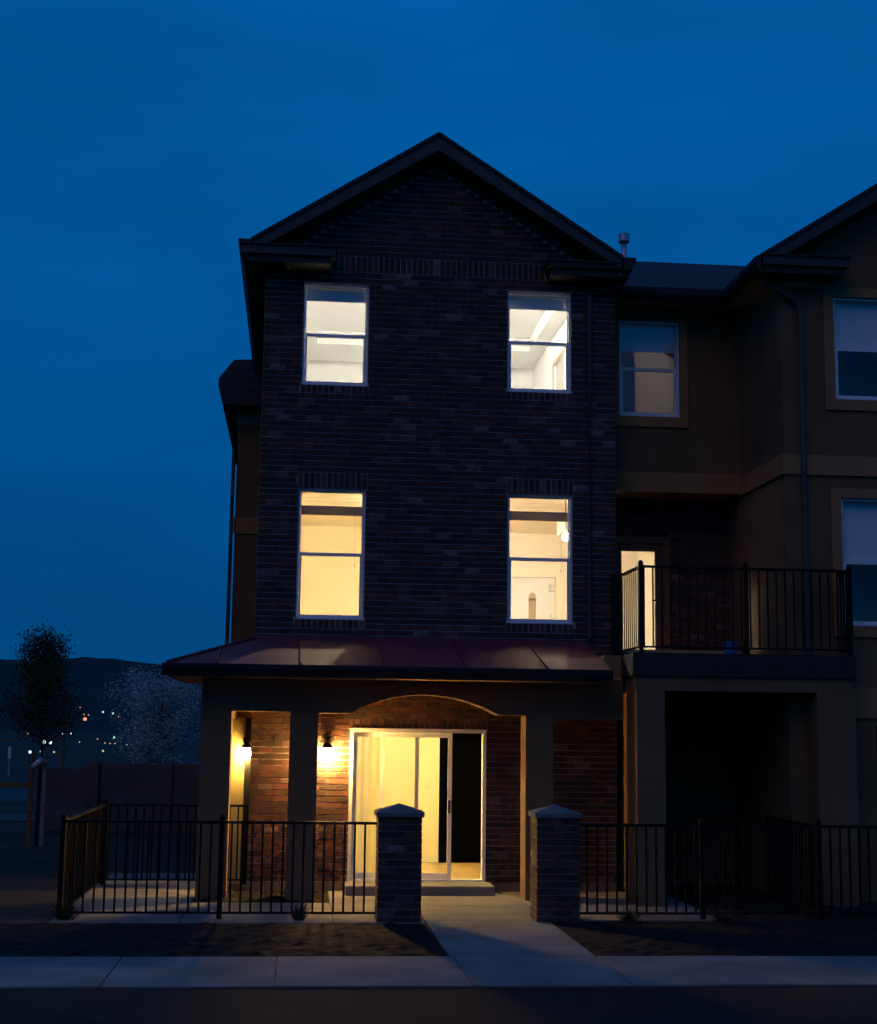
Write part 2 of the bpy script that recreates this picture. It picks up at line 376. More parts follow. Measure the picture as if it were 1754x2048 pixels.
# the 300 that read most clearly stay single: lit porch wall first, then the lower facade
def seen(b):
    cx, cz = (b[0]+b[1])/2, (b[2]+b[3])/2
    p = -1
    if cz < 2.45:
        v = (-.60 < cx < -.02) or (.28 < cx < 2.95)
        p = 3 if v and (b[1]-b[0]) > .06 else -1
    elif 3.3 < cz < 5.6: p = 2-abs(cz-4.4)*.3-abs(cx-1.86)*.1
    return p
ranked = sorted(parts, key=seen, reverse=True); single = ranked[:300]; rest = ranked[300:]
FULL = MB().box(-.0963, .0963, 0, .04, -.0327, .0327)
fme = None
for b in single:
    cx, cz, wd = (b[0]+b[1])/2, (b[2]+b[3])/2, b[1]-b[0]
    if fme is None:
        o = FULL.build('brick', 'brick', wallo); fme = o.data
    else:
        o = bpy.data.objects.new('brick', fme); COL.objects.link(o); par(o, wallo)
    o.location = (cx, FY+.009+.04+random.uniform(-.0115, -.0075)-.04+.041-.041, cz); o.scale = (wd/.1926, 1, 1+random.uniform(-.04, .04))
    o.rotation_euler = (0, R(random.uniform(-.25, .25)), R(random.uniform(-.35, .35)))
def brick_boxes(lst, mb, y=FY):
    for b in lst:
        d = random.uniform(-.0025, .0015); t = random.uniform(-.0015, .0015)
        mb.box(b[0], b[1], y+d, y+.04, b[2]+t, b[3]+t)
for o in wallo.children: o.location.y = FY+random.uniform(-.0025, .0015)
bf = MB(); brick_boxes(rest, bf); brick_boxes(special, bf)
# raked border bricks under the verge
for sgn in (-1, 1):
    ln = (APX-BL if sgn < 0 else BR-APX)*math.hypot(1, SL); dx, dz = sgn/math.hypot(1, SL), -SL/math.hypot(1, SL)
    px, pz = -dz*sgn*-1, 0
    nx, nz = (-SL*sgn/math.hypot(1, SL), -1/math.hypot(1, SL))
    n = int(ln/CH)
    for i in range(n):
        t0, t1 = i*CH+MJ/2, (i+1)*CH-MJ/2; u0, u1 = .01, BORD-.02
        c = [(APX+dx*t+nx*u, APZ+dz*t+nz*u) for t, u in ((t0, u0), (t1, u0), (t1, u1), (t0, u1))]
        if min(p[0] for p in c) < BL or max(p[0] for p in c) > BR or (sgn > 0 and min(p[0] for p in c) < APX) or (sgn < 0 and max(p[0] for p in c) > APX): continue
        bf.prism(c, 'y', FY+random.uniform(-.0025, .0015), FY+.04)
tag(bf.build('brick_field', 'brick', wallo, fix=False), kind='stuff')
box('foundation', 'foundation', H1, BL-.005, BR, FY-.012, FY+.2, -.1, .128)
MB().box(BL, BL+.2, FY+.242, 27, -.1, 8.75).box(BR-.2, BR, FY+.242, 20.6, -.1, 8.75).build('side_wall', 'stucco', H1)
# rear wing that shows beside the left corner
MB().box(-1.2, BL-.003, 27.003, 34, -.1, 8.1).build('stucco_wall', 'stucco', H1)
MB().box(-1.22, BL-.004, 26.975, 27.001, 5.65, 5.95).build('band_course', 'stucco_trim', H1)
MB().box(-1.22, BL-.004, 26.98, 27.001, 7.68, 7.98).build('frieze', 'soffit', H1)
MB().prism([(-1.56, 8.30), (-1.47, 7.96), (-.58, 7.96), (-.58, 8.84), (-1.29, 8.80), (-1.56, 8.44)], 'y', 26.55, 34).build('rear_roof', 'shingle', H1)
MB().tube([(-1.255, 26.93, 7.2), (-1.255, 26.93, 7.12), (-1.265, 26.93, 3.3)], .035).build('downspout', 'downspout', H1)
# --- main roof
def slope_roof(mb, apx, apz, e0, e1, sl, y0, y1, th):
    for sg, ex in ((-1, e0), (1, e1)):
        zt = apz-abs(ex-apx)*sl; mb.prism([(apx, apz), (ex, zt), (ex, zt-th), (apx, apz-th)], 'y', y0, y1)
RA = 10.43; EL, ER = -.78, 4.41
r = MB(); slope_roof(r, APX, RA, EL, ER, SL, 19.58, 30, .055); roof = r.build('roof', 'shingle', H1)
zl, zr = RA-(APX-EL)*SL, RA-(ER-APX)*SL
for nm, ex in (('l', EL+.03), ('r', ER-.03)):
    zz = RA-.057-abs(ex-APX)*SL
    MB().prism([(APX, RA-.057), (ex, zz), (ex, zz-.15), (APX, RA-.057-.205)], 'y', 19.605, 19.645).build('rake_board', 'fascia', H1)
    zz2 = zz-.15
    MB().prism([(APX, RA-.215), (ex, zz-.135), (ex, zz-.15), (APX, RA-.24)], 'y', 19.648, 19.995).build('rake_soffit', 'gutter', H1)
# side eaves: soffit, fascia with gutter
for sx, ex, wx, yb in ((-1, EL, BL, 30), (1, ER, BR, 20.9)):
    zz = RA-.057-abs(ex-APX)*SL
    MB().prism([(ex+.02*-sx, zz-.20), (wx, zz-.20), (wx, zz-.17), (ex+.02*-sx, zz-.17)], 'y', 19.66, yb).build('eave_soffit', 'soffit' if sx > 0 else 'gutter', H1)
    MB().prism([(ex, zz+.03), (ex+sx*.175, zz+.03), (ex+sx*.165, zz-.05), (ex+sx*.10, zz-.14), (ex, zz-.15)], 'y', 19.57, yb).build('gutter', 'gutter', H1)
# cornice returns
def cret(x0, x1, y0, y1, z0, z1, house, top=.10, mt='fascia'):
    o = MB().box(x0, x1, y0, y1, z0, z1).build('cornice_return', mt, house)
    MB().prism([(y0-.03, z1+.002), (y1, z1+.002), (y1, z1+top), (y0-.03, z1+.02)], 'x', x0-.02, x1+.02).build('return_roof', 'shingle', o)
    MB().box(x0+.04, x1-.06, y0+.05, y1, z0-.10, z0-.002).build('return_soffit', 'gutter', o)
cret(-.90, .385, 19.55, FY-.004, 8.545, 8.665, H1); cret(3.36, 4.54, 19.62, FY-.004, 8.55, 8.63, H1, mt='gutter')  # right return takes the dark gutter colour to carry its shadow
MB().tube([(4.5, 19.75, 8.5), (4.45, 19.9, 8.4), (3.99, 19.94, 8.25), (3.985, 19.945, 3.4)], .04, 8).build('downspout', 'downspout', H1)

# --- windows
def window(hs, x0, x1, z0, z1, y, style, depth=.24):
    wd = MB().wall(x0, x1, z0, z1, y+.05, y+.15, [(x0+.03, x1-.03, z0+.03, z1-.03)]).build('window', 'vinyl', hs)
    zm = z0+(z1-z0)*.495; a, b, c, d = x0+.032, x1-.032, z0+.032, z1-.032
    MB().wall(a, b, zm-.02, d, y+.105, y+.135, [(a+.012, b-.012, zm+.026, d-.014)]).build('upper_sash', 'vinyl', wd)
    MB().wall(a, b, c, zm+.024, y+.068, y+.10, [(a+.03, b-.03, c+.03, zm-.022)]).build('lower_sash', 'vinyl', wd)
    box('pane', 'glass', wd, a+.012, b-.012, y+.118, y+.122, zm+.026, d-.014)
    box('pane', 'glass', wd, a+.03, b-.03, y+.082, y+.086, c+.03, zm-.022)
    yb = y+.165
    if style == 'shade':
        box('shade', 'shade_cloth', wd, a, b, yb, yb+.012, d-.17, d+.01)
        box('shade_rail', 'vinyl', wd, a, b, yb-.004, yb+.016, d-.185, d-.172)
    elif style == 'blind':
        zz = d+.0
        for k in range(9):
            zz -= .019
            MB().prism([(yb-.012, zz), (yb+.038, zz+.006), (yb+.038, zz+.009), (yb-.012, zz+.003)], 'x', a, b).build('blind_slat', 'slat_cloth' if k % 3 else 'blind_tan', wd)
        box('blind_rail', 'rail_cloth', wd, a, b, yb-.014, yb+.04, zz-.145, zz-.02)
        box('blind_cord', 'blind_rail', wd, b-.10, b-.097, yb-.01, yb-.007, zm-.12, zz-.146)
        MB().lathe((b-.0985, yb-.0085, zm-.155), [(.008, 0), (.004, .035)], 8).build('cord_tassel', 'blind_rail', wd)
    elif style == 'half':
        box('shade', 'shade_cloth', wd, a, b, yb, yb+.012, zm+(d-zm)*.42, d+.01)
    elif style == 'full':
        box('shade', 'shade_cloth', wd, a, b, yb, yb+.012, zm-.01, d+.01)
    return wd
for i, q in enumerate(WT): window(H1, *q, FY, 'shade' if i < 2 else 'blind')
# --- rooms behind the windows
def panel(name, mt, *b): return box(name, mt, H1, *b)
def dome(c, r, mt, label, up=True, hang=.0):
    t = thing('ceiling_lamp', (c[0], c[1], c[2]), label, 'lamp')
    MB().lathe(c, [(.02, -r*.75), (r*.6, -r*.62), (r*.92, -r*.3), (r, -.03), (r, -.025)], 16).build('glass_dome', mt, t, smooth=True)
    MB().lathe(c, [(r*1.05, -.024), (r*1.05, -.002)], 16).build('ceiling_plate', 'white_plastic', t)
    return t
# top floor bedroom with tray ceiling
X0, X1, Y1, Z0, Z1 = -.37, 4.06, 25.42, 6.1, 8.55
MB().wall(X0, X1, Z0, Z1, FY+.243, FY+.26, WT[:2]).build('room_wall', 'room_white', H1)
panel('room_wall', 'room_white', X0, X1, Y1, Y1+.08, Z0, Z1); panel('room_wall', 'room_white', X0-.1, X0-.002, FY+.243, Y1+.08, Z0, Z1)
rw = MB().wall(FY+.243, Y1+.08, Z0, Z1, X1+.002, X1+.1, [(22.35, 23.25, Z0, 8.06)], axis='x').build('room_wall', 'room_white', H1)
box('door_leaf', 'white_plastic', rw, X1+.07, X1+.1, 22.36, 23.24, Z0, 8.05)
MB().wall(22.28, 23.32, Z0, 8.13, X1-.014, X1+.0, [(22.35, 23.25, Z0-1, 8.06)], axis='x').build('door_casing', 'niche_tan', rw)
panel('room_floor', 'carpet', X0-.1, X1+.1, FY+.243, Y1+.08, Z0-.05, Z0-.002)
TX0, TX1, TY0, TY1 = .19, 3.80, 21.3, 24.25
c = MB()
for q in ((X0-.1, TX0, FY+.243, Y1+.08), (TX1, X1+.1, FY+.243, Y1+.08), (TX0, TX1, FY+.243, TY0), (TX0, TX1, TY1, Y1+.08)): c.box(*q, Z1+.002, Z1+.03)
c.build('tray_ceiling', 'ceiling_white', H1)
c = MB(); c.box(TX0, TX1, TY0, TY1, Z1+.22, Z1+.24)
for q in ((TX0-.02, TX0, TY0-.02, TY1+.02), (TX1, TX1+.02, TY0-.02, TY1+.02), (TX0, TX1, TY0-.02, TY0), (TX0, TX1, TY1, TY1+.02)): c.box(*q, Z1+.031, Z1+.24)
c.build('tray_recess', 'ceiling_white', H1)
dome((2.35, 21.9, Z1+.217), .12, 'room_glow_top', 'round ceiling lamp in the tray ceiling of the top floor bedroom')
# second floor left room
Z0, Z1 = 3.28, 5.70
MB().wall(-.37, 1.86, Z0, Z1, FY+.243, FY+.26, [WT[2]]).build('room_wall', 'room_cream', H1)
panel('room_wall', 'room_yellow', -.37, 1.86, 26.0, 26.08, Z0, Z1); panel('room_wall', 'room_yellow', -.47, -.372, FY+.243, 26.08, Z0, Z1)
panel('room_wall', 'room_yellow', 1.862, 1.95, FY+.243, 26.08, Z0, Z1)
panel('room_floor', 'wood_floor', -.47, 1.95, FY+.243, 26.08, Z0-.05, Z0-.002); panel('room_ceiling', 'room_cream', -.47, 1.95, FY+.243, 26.08, Z1+.002, Z1+.04)
dome((1.55, 22.8, Z1), .11, 'room_glow_mid_left', 'round ceiling lamp in the yellow room behind the left second floor window')
# second floor right room, open to the balcony side
MB().wall(1.952, 4.13, Z0, Z1, FY+.243, FY+.26, [WT[3]]).build('room_wall', 'room_cream', H1)
panel('room_wall', 'room_cream', 4.132, 4.2, FY+.243, 21.5, Z0, Z1)
bw = MB().wall(1.952, 6.1, Z0, Z1, 26.3, 26.42, [(2.6, 4.64, Z0, 4.90)]).build('room_wall', 'room_cream', H1)
panel('room_wall', 'room_cream', 6.102, 6.2, 21.45, 29.6, Z0, Z1); panel('room_wall', 'room_cream', 1.951, 2.05, 26.42, 29.6, Z0, Z1)
nw = MB().wall(1.952, 6.1, Z0, Z1, 29.5, 29.6, [(4.64, 4.79, Z0, 4.80)]).build('room_wall', 'room_white', H1)
MB().prism([(4.64+.075+.075*math.cos(math.pi*i/10), 4.80+.13*math.sin(math.pi*i/10)) for i in range(11)], 'y', 29.49, 29.499).build('niche_arch', 'niche_tan', nw)
box('niche_back', 'niche_tan', nw, 4.6, 4.83, 29.56, 29.62, Z0, 4.80)
box('door_chime', 'white_plastic', nw, 5.06, 5.17, 29.45, 29.498, 4.95, 5.10, bevel=.01); box('light_switch', 'white_plastic', nw, 5.08, 5.12, 29.48, 29.498, 4.42, 4.50)
panel('room_floor', 'wood_floor', 1.952, 6.2, FY+.263, 29.6, Z0-.05, Z0-.002)
MB().box(1.952, 4.2, FY+.243, 21.2, Z1+.002, Z1+.04).box(1.952, 6.2, 21.2, 29.6, Z1+.002, Z1+.04).build('room_ceiling', 'room_cream', H1)
panel('bulkhead', 'room_cream', 4.35, 6.1, 23.7, 24.6, 5.42, Z1)
pl = thing('pendant_lamp', (4.03, 22, Z1), 'bright pendant globe lamp glowing at the edge of the right second floor window', 'lamp')
MB().tube([(4.03, 22, 5.14), (4.03, 22, 5.69)], .008).build('cord', 'blind_rail', pl); MB().lathe((4.03, 22, 5.66), [(.05, 0), (.05, .035)], 12).build('ceiling_rose', 'white_plastic', pl)
MB().lathe((4.03, 22, 5.07), [(.02, -.062), (.045, -.045), (.064, 0), (.045, .045), (.02, .065)], 16).build('globe', 'pendant_glow', pl, smooth=True)
dome((2.35, 23.4, Z1), .10, 'room_glow_mid_right', 'round ceiling lamp in the room behind the right second floor window')
dome((4.4, 27.9, Z1), .05, 'room_glow_mid_right', 'small ceiling lamp over the arched niche on the second floor')
# ground floor room
Z0, Z1 = .128, 2.72
MB().wall(-.2, 4.1, Z0, Z1, FY+.243, FY+.26, [DOOR]).build('room_wall', 'room_yellow', H1)
gb = MB().wall(-.2, 4.1, Z0, Z1, 23.05, 23.15, [(2.32, 3.3, Z0, 2.09)]).build('room_wall', 'room_yellow', H1)
box('painted_dark', 'painted_dark', gb, 2.30, 3.32, 23.152, 23.2, Z0, 2.12)  # near-black sheet painted in place of an unlit hall
MB().wall(2.24, 3.38, Z0, 2.15, 23.03, 23.048, [(2.32, 3.3, Z0-1, 2.08)]).build('door_casing', 'painted_dark', gb)  # shade on the wall end beside the opening is put into the colour
box('baseboard', 'white_plastic', gb, -.2, 2.24, 23.03, 23.048, Z0, .22)
box('light_switch', 'white_plastic', gb, 2.02, 2.10, 23.038, 23.049, 1.22, 1.33)
panel('room_wall', 'room_yellow', -.3, -.202, FY+.243, 23.15, Z0, Z1); panel('room_wall', 'room_yellow', 4.102, 4.16, FY+.243, 23.15, Z0, Z1)
fl = panel('room_floor', 'wood_floor', -.3, 4.16, FY+.0, 23.15, Z0-.09, Z0-.06); 
for k in range(24):
    a = -.3+k*.186; box('floor_plank', 'wood_floor', fl, a+.0015, min(a+.1845, 4.15), FY+.16, 23.04, Z0-.06, Z0-.004-random.random()*.002)
panel('room_ceiling', 'ceiling_white', -.3, 4.16, FY+.243, 23.15, Z1+.002, Z1+.04)
dome((1.5, 21.4, Z1), .11, 'room_glow_ground', 'round ceiling lamp inside the room behind the sliding door')
# --- sliding door
x0, x1, z0, z1 = DOOR
sdr = MB().wall(x0, x1, z0, z1, FY-.02, FY+.14, [(x0+.045, x1-.045, z0+.04, z1-.05)]).build('sliding_door', 'vinyl', H1)
def sash(a, b, y, nm):
    o = MB().wall(a, b, z0+.042, z1-.052, y, y+.035, [(a+.055, b-.055, z0+.12, z1-.115)]).build(nm, 'vinyl', sdr)
    box('pane', 'glass', sdr, a+.055, b-.055, y+.015, y+.02, z0+.12, z1-.115); return o
sash(.785, 1.675, FY+.085, 'fixed_panel'); sash(1.155, 2.118, FY+.03, 'sliding_panel')
hd = MB().box(2.07, 2.092, FY+.0, FY+.03, 1.03, 1.20).build('door_handle', 'iron', sdr, bevel=.006)
for k in range(8):
    a = .80+k*.052; MB().quad((a, FY+.24+.03*(k % 2), z0+.05), (a+.052, FY+.24+.03*((k+1) % 2), z0+.05), (a+.052, FY+.24+.03*((k+1) % 2), z1-.06), (a, FY+.24+.03*(k % 2), z1-.06)).build('vertical_blind', 'blind_cloth' if k < 4 else 'slat_cloth', sdr)
box('blind_track', 'vinyl', sdr, .79, 2.5, FY+.2, FY+.238, z1-.05, z1-.01)
st = box('door_step', 'concrete', H1, .695, 2.63, 19.40, 19.98, -.02, .142, bevel=.02)

# --- porch
PF, PB = 18.90, 19.34
def arch(x):
    a, b, zs, ri = .69, 2.60, 2.325, .245
    if x <= a or x >= b: return zs
    hc = (b-a)/2; rad = (hc*hc+ri*ri)/(2*ri); cx = (a+b)/2
    return zs+math.sqrt(max(rad*rad-(x-cx)**2, 0))-(rad-ri)
pw = MB()
PT = 2.80
pw.box(-1.176, -.80, PF, PB, -.05, PT).box(-.065, .291, PF, PB, -.05, PT).box(2.945, 3.302, PF, PB, -.05, PT)
pw.box(-.80, -.065, PF, PB, 2.335, PT).box(3.302, 4.21, PF, PB, 2.285, PT)
xs = sorted({.291, .69, 2.60, 2.945, *[.69+1.91*i/40 for i in range(41)]})
prof = [(x, arch(x)) for x in xs]
for (xa, za), (xb, zb) in zip(prof, prof[1:]):
    pw.quad((xa, PF, za), (xb, PF, zb), (xb, PF, PT), (xa, PF, PT)); pw.quad((xa, PB, za), (xa, PB, PT), (xb, PB, PT), (xb, PB, zb)); pw.quad((xa, PF, za), (xa, PB, za), (xb, PB, zb), (xb, PF, zb))
pw.build('porch_wall', 'stucco', H1, fix=False)
MB().box(-1.17, -.81, PB+.002, 21.10, 2.24, PT).build('porch_beam', 'stucco', H1)
MB().box(-1.14, BL-.003, 21.10, 21.3, -.05, 3.0).build('porch_side_wall', 'stucco_cream', H1)
MB().box(-.69, BL-.004, 21.082, 21.098, -.05, 2.26).build('corner_trim', 'gutter', H1)
MB().box(-1.13, BL-.004, 21.07, 21.098, 2.262, 2.42).build('head_trim', 'stucco_trim', H1)
MB().box(-1.16, 4.2, PF+.02, FY-.015, PT+.0, PT+.03).box(-1.16, BL-.003, FY-.015, 21.08, PT, PT+.03).build('porch_ceiling', 'soffit', H1)
EY, EX, EZ, TZ = 18.38, -1.58, 2.90, 3.31
rx1 = 3.96
MB().box(3.965, 4.196, PF+.02, PB, PT+.032, 3.12).build('porch_end_wall', 'stucco_trim', H1)
prf = MB().quad((EX, EY, EZ), (rx1, EY, EZ), (rx1, FY-.004, TZ), (BL, FY-.004, TZ)).quad((EX, EY, EZ), (BL, FY-.004, TZ), (BL, 21.4, TZ), (EX, 21.4, EZ))
prf.quad((EX, EY, EZ-.03), (BL, FY-.004, TZ-.03), (rx1, FY-.004, TZ-.03), (rx1, EY, EZ-.03)).quad((EX, EY, EZ-.03), (EX, 21.4, EZ-.03), (BL, 21.4, TZ-.03), (BL, FY-.004, TZ-.03))
prf.quad((EX, EY, EZ-.03), (rx1, EY, EZ-.03), (rx1, EY, EZ), (EX, EY, EZ)).quad((EX, 21.4, EZ-.03), (EX, EY, EZ-.03), (EX, EY, EZ), (EX, 21.4, EZ)).quad((rx1, EY, EZ-.03), (rx1, FY-.004, TZ-.03), (rx1, FY-.004, TZ), (rx1, EY, EZ))
pro = prf.build('porch_roof', 'metal_roof', H1, fix=False)
for sx in (-.98, .05, 1.08, 2.11, 3.14):
    t0 = 0 if sx > BL else None
    ye, ze = (FY-.005, TZ) if sx > BL else (EY+(sx-EX)/(BL-EX)*(FY-EY), EZ+(sx-EX)/(BL-EX)*(TZ-EZ))
    MB().prism([(EY+.004, EZ+.0), (ye, ze), (ye, ze+.028), (EY+.004, EZ+.028)], 'x', sx-.009, sx+.009).build('roof_seam', 'metal_roof', pro)
MB().tube([(EX, EY, EZ+.012), (BL, FY-.01, TZ+.012)], .022, 8).build('hip_cap', 'metal_roof', pro)
MB().box(BL-.03, 3.96, FY-.03, FY-.003, TZ-.01, TZ+.05).build('roof_flashing', 'metal_roof', pro)
MB().prism([(EY-.06, EZ+.0), (EY+.04, EZ-.0), (EY+.04, EZ-.15), (EY-.02, EZ-.15), (EY-.055, EZ-.06)], 'x', EX-.06, rx1).build('porch_gutter', 'gutter', pro)
MB().prism([(EX-.06, EZ), (EX+.04, EZ), (EX+.04, EZ-.15), (EX-.02, EZ-.15), (EX-.055, EZ-.06)], 'y', EY+.042, 21.4).build('porch_gutter', 'gutter', pro)
MB().box(EX+.042, rx1, EY+.042, PF-.002, EZ-.155, EZ-.13).box(EX+.042, -1.178, PF-.002, 21.35, EZ-.155, EZ-.13).build('porch_soffit', 'soffit', pro)

# --- recessed stucco wing with the balcony
MX0, MX1, MY = BR+.002, 6.345, 20.6
MWIN = (4.56, 5.45, 6.675, 8.10)
wing = MB().wall(MX0, MX1, 5.56, 8.5, MY, MY+.2, [MWIN]).box(MX0, MX1, MY+.2, 21.2, 5.56, 5.70).build('stucco_wall', 'stucco', H1)
MB().wall(4.44, 5.57, 6.52, 8.24, MY-.03, MY-.001, [(4.555, 5.455, 6.67, 8.105)]).build('window_trim', 'stucco_trim', wing)
MB().box(MX0, MX1, MY-.035, MY-.001, 5.562, 5.85).build('band_course', 'stucco_trim', wing)
window(H1, *MWIN, MY-.04, 'half')
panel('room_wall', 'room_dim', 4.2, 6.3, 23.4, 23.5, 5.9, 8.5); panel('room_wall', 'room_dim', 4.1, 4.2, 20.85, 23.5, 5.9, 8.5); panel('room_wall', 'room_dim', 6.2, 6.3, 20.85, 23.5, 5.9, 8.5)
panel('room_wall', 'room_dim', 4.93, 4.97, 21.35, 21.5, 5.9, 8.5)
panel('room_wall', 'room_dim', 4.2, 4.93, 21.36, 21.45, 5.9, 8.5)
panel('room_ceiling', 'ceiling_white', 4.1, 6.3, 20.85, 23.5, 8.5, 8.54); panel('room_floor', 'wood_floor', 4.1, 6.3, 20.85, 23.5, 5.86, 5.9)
dome((5.9, 22.3, 8.5), .10, 'room_glow_dim', 'dim lamp added to lighten the unlit room above the balcony')  # added lamp, stands in for light leaking into an unlit room
BD = (4.58, 5.36, 3.16, 4.93); RY = 21.2
rec = MB().wall(MX0, MX1, 3.1, 5.56, RY, RY+.24, [BD]).build('recess_wall', 'mortar_shaded', H1)
rb = MB(); zz = 3.17; k = 0
while zz < 5.50:
    segs = [(MX0, MX1)]
    if zz < BD[3]+.05: segs = cut(segs, BD[0]-.02, BD[1]+.02)
    for s0, s1 in segs:
        i = math.floor((s0-BL)/BLN)
        while BL+i*BLN+(k % 2)*BLN/2 < s1-.03:
            p0 = BL+i*BLN+(k % 2)*BLN/2; q0, q1 = max(p0, s0)+MJ/2, min(p0+BLN, s1)-MJ/2
            if q1-q0 > .03: rb.box(q0, q1, RY-.008+random.uniform(-.002, .002), RY+.02, zz+MJ/2, zz+CH-MJ/2)
            i += 1
    zz += CH; k += 1
tag(rb.build('brick_field', 'brick', rec, fix=False), kind='stuff')
bd = MB().wall(BD[0]-.05, BD[1]+.08, BD[2], BD[3]+.06, RY-.03, RY+.0, [(BD[0]+.03, BD[1]-.03, BD[2]-1, BD[3]-.03)]).wall(*BD, RY+.002, RY+.1, [(BD[0]+.05, BD[1]-.05, BD[2]-1, BD[3]-.05)]).build('balcony_door', 'wood_trim', H1)
MB().wall(BD[0]+.052, BD[1]-.052, BD[2]+.01, BD[3]-.052, RY+.03, RY+.075, [(BD[0]+.14, BD[1]-.14, BD[2]+.14, BD[3]-.15)]).build('door_leaf', 'wood_trim', bd)
box('pane', 'glass', bd, BD[0]+.14, BD[1]-.14, RY+.05, RY+.056, BD[2]+.14, BD[3]-.15)
MB().tube([(5.24, RY+.02, 4.05), (5.24, RY-.03, 4.05), (5.17, RY-.03, 4.05)], .011).build('door_handle', 'iron', bd)
BX0, BX1, BY = 4.20, 7.09, 18.27
MB().box(BX0, BX1, BY, 18.695, 2.84, 3.125).box(BX0, MX1-.003, 18.695, FY-.016, 2.84, 3.125).box(MX0, MX1-.003, FY-.016, RY-.002, 2.84, 3.10).build('balcony_floor', 'dark_slab', H1)
MB().box(4.245, 7.07, BY+.04, BY+.42, 2.655, 2.838).box(4.245, 4.62, BY+.42, FY-.016, 2.655, 2.838).build('balcony_beam', 'stucco', H1)
box('light_block_wall', 'stucco', H1, 4.46, 4.60, BY+.602, 21.198, -.05, 2.653)  # added behind the post to stop porch lamp light reaching the neighbour's wall
box('balcony_post', 'stucco', H1, 4.252, 4.612, BY+.035, BY+.60, -.05, 2.653); box('balcony_post', 'stucco', H1, 6.58, 7.08, BY+.035, 18.69, -.05, 2.653)
MB().box(MX0, MX1, 21.2, 21.4, -.05, 2.84).box(MX0, MX1, 21.2, 21.4, 2.84, 3.098).build('ground_wall', 'stucco', H1)
def railing(mb_parent, p0, p1, zb, zt, posts=(), rail=.022, bal=.0108, pitch=.115, post=.028, cap=True, pz=None, skip_end=False):
    # straight iron railing between two plan points: rails, posts, balusters as separate parts
    a, b = Vector((*p0, 0)), Vector((*p1, 0)); d = (b-a); L = d.length; d.normalize(); n = Vector((-d.y, d.x, 0)); ang = math.atan2(d.y, d.x)
    def bar(nm, c, hl, hw, z0, z1, me=None):
        if me is None:
            o = MB().box(-hl, hl, -hw, hw, z0, z1).build(nm, 'iron', mb_parent)
        else: o = bpy.data.objects.new(nm, me); COL.objects.link(o); par(o, mb_parent)
        o.location = c; o.rotation_euler = (0, 0, ang); return o
    mid = (a+b)/2
    bar('top_rail', mid, L/2, rail, zt-.03, zt); bar('bottom_rail', mid, L/2, rail*.55, zb, zb+.025)
    me = None
    for t in posts:
        o = bar('post', a+d*t, post, post, (pz if pz is not None else zb-.05), zt+.035, me); me = o.data
        q = MB().lathe((0, 0, zt+.035), [(post*1.15, 0), (post*1.15, .012), (post*.4, .03)], 8).build('post_cap', 'iron', o); q.matrix_parent_inverse = Matrix.Identity(4)
    me = None; n_ = max(1, int(L/pitch)); s = (L-n_*pitch)/2
    for i in range(n_+1):
        t = s+i*pitch
        if any(abs(t-q) < post+.012 for q in posts) or t < .02 or t > L-.02: continue
        o = bar('baluster', a+d*t, bal, bal, zb+.025, zt-.03, me); me = o.data
br = MB().box(BX0+.05, BX1-.05, BY+.045, BY+.055, 3.127, 3.131).build('balcony_railing', 'iron', H1)
railing(br, (4.32, BY+.06), (7.05, BY+.06), 3.19, 4.235, posts=(.0, 1.365, 2.73), pz=3.126, bal=.009)
railing(br, (4.32, BY+.09), (4.32, FY-.02), 3.19, 4.235, posts=(1.60,), pz=3.126, bal=.007)
railing(br, (7.05, BY+.09), (7.05, 18.69), 3.19, 4.235, pz=3.126)
# wing roof
MB().prism([(20.17, 8.44), (23.35, 9.93), (23.45, 9.93), (27, 8.5), (27, 8.4), (23.4, 9.86), (20.17, 8.38)], 'x', BR-.8, 8.7).build('wing_roof', 'shingle', H1)
MB().prism([(20.05, 8.455), (20.165, 8.455), (20.165, 8.28), (20.09, 8.28), (20.055, 8.36)], 'x', MX0+.1, 6.0).build('gutter', 'gutter', H1)
MB().box(MX0, 6.3, 20.17, MY-.002, 8.30, 8.33).build('eave_soffit', 'soffit', H1)
MB().box(MX0, MX1, MY-.028, MY-.001, 8.243, 8.30).build('frieze', 'soffit', H1)
vp = MB().tube([(4.89, 21.7, 9.1), (4.89, 21.7, 9.68)], .045, 12).build('vent_pipe', 'galvanised', H1, smooth=True)
MB().lathe((4.89, 21.7, 9.665), [(.078, 0), (.088, .015), (.088, .12), (.094, .125), (.06, .148)], 14).build('vent_cap', 'galvanised', vp)
MB().lathe((4.87, 21.62, 8.99), [(.12, 0), (.105, .04), (.055, .14), (.045, .15)], 14).build('flashing_cone', 'galvanised', vp)

# ------------------------------------------------------------------ neighbouring stucco townhouse
H2 = thing('stucco_townhouse', (8.7, 18.7, 0), 'brown stucco townhouse with tan bands cut off by the right picture edge', 'townhouse')
NX, NY = 6.348, 18.70
NW = [(7.075, 8.0, 6.575, 7.985), (7.11, 8.04, 3.55, 5.235)]
APN, RZ, SN = 8.75, 10.234, .65
nwall = MB().wall(NX, 12, 2.7, 8.2, NY, NY+.22, NW).wall(NX, 12, -.05, 2.7, NY+.004, NY+.22, [(7.5, 10.5, -1, 2.25)]).prism([(NX, 8.2), (11.15, 8.2), (11.15, RZ-.3-(11.15-APN)*SN), (APN, RZ-.3), (NX, RZ-.3-(APN-NX)*SN)], 'y', NY, NY+.22).build('front_wall', 'stucco', H2)
box('side_wall', 'stucco', H2, NX, NX+.22, NY+.222, 27, -.05, 8.3)
box('opening_dark_wall', 'painted_dark', H2, 7.45, 10.55, NY+.25, NY+.3, -.05, 2.3)  # near-black sheet, paints the darkness inside the ground floor opening
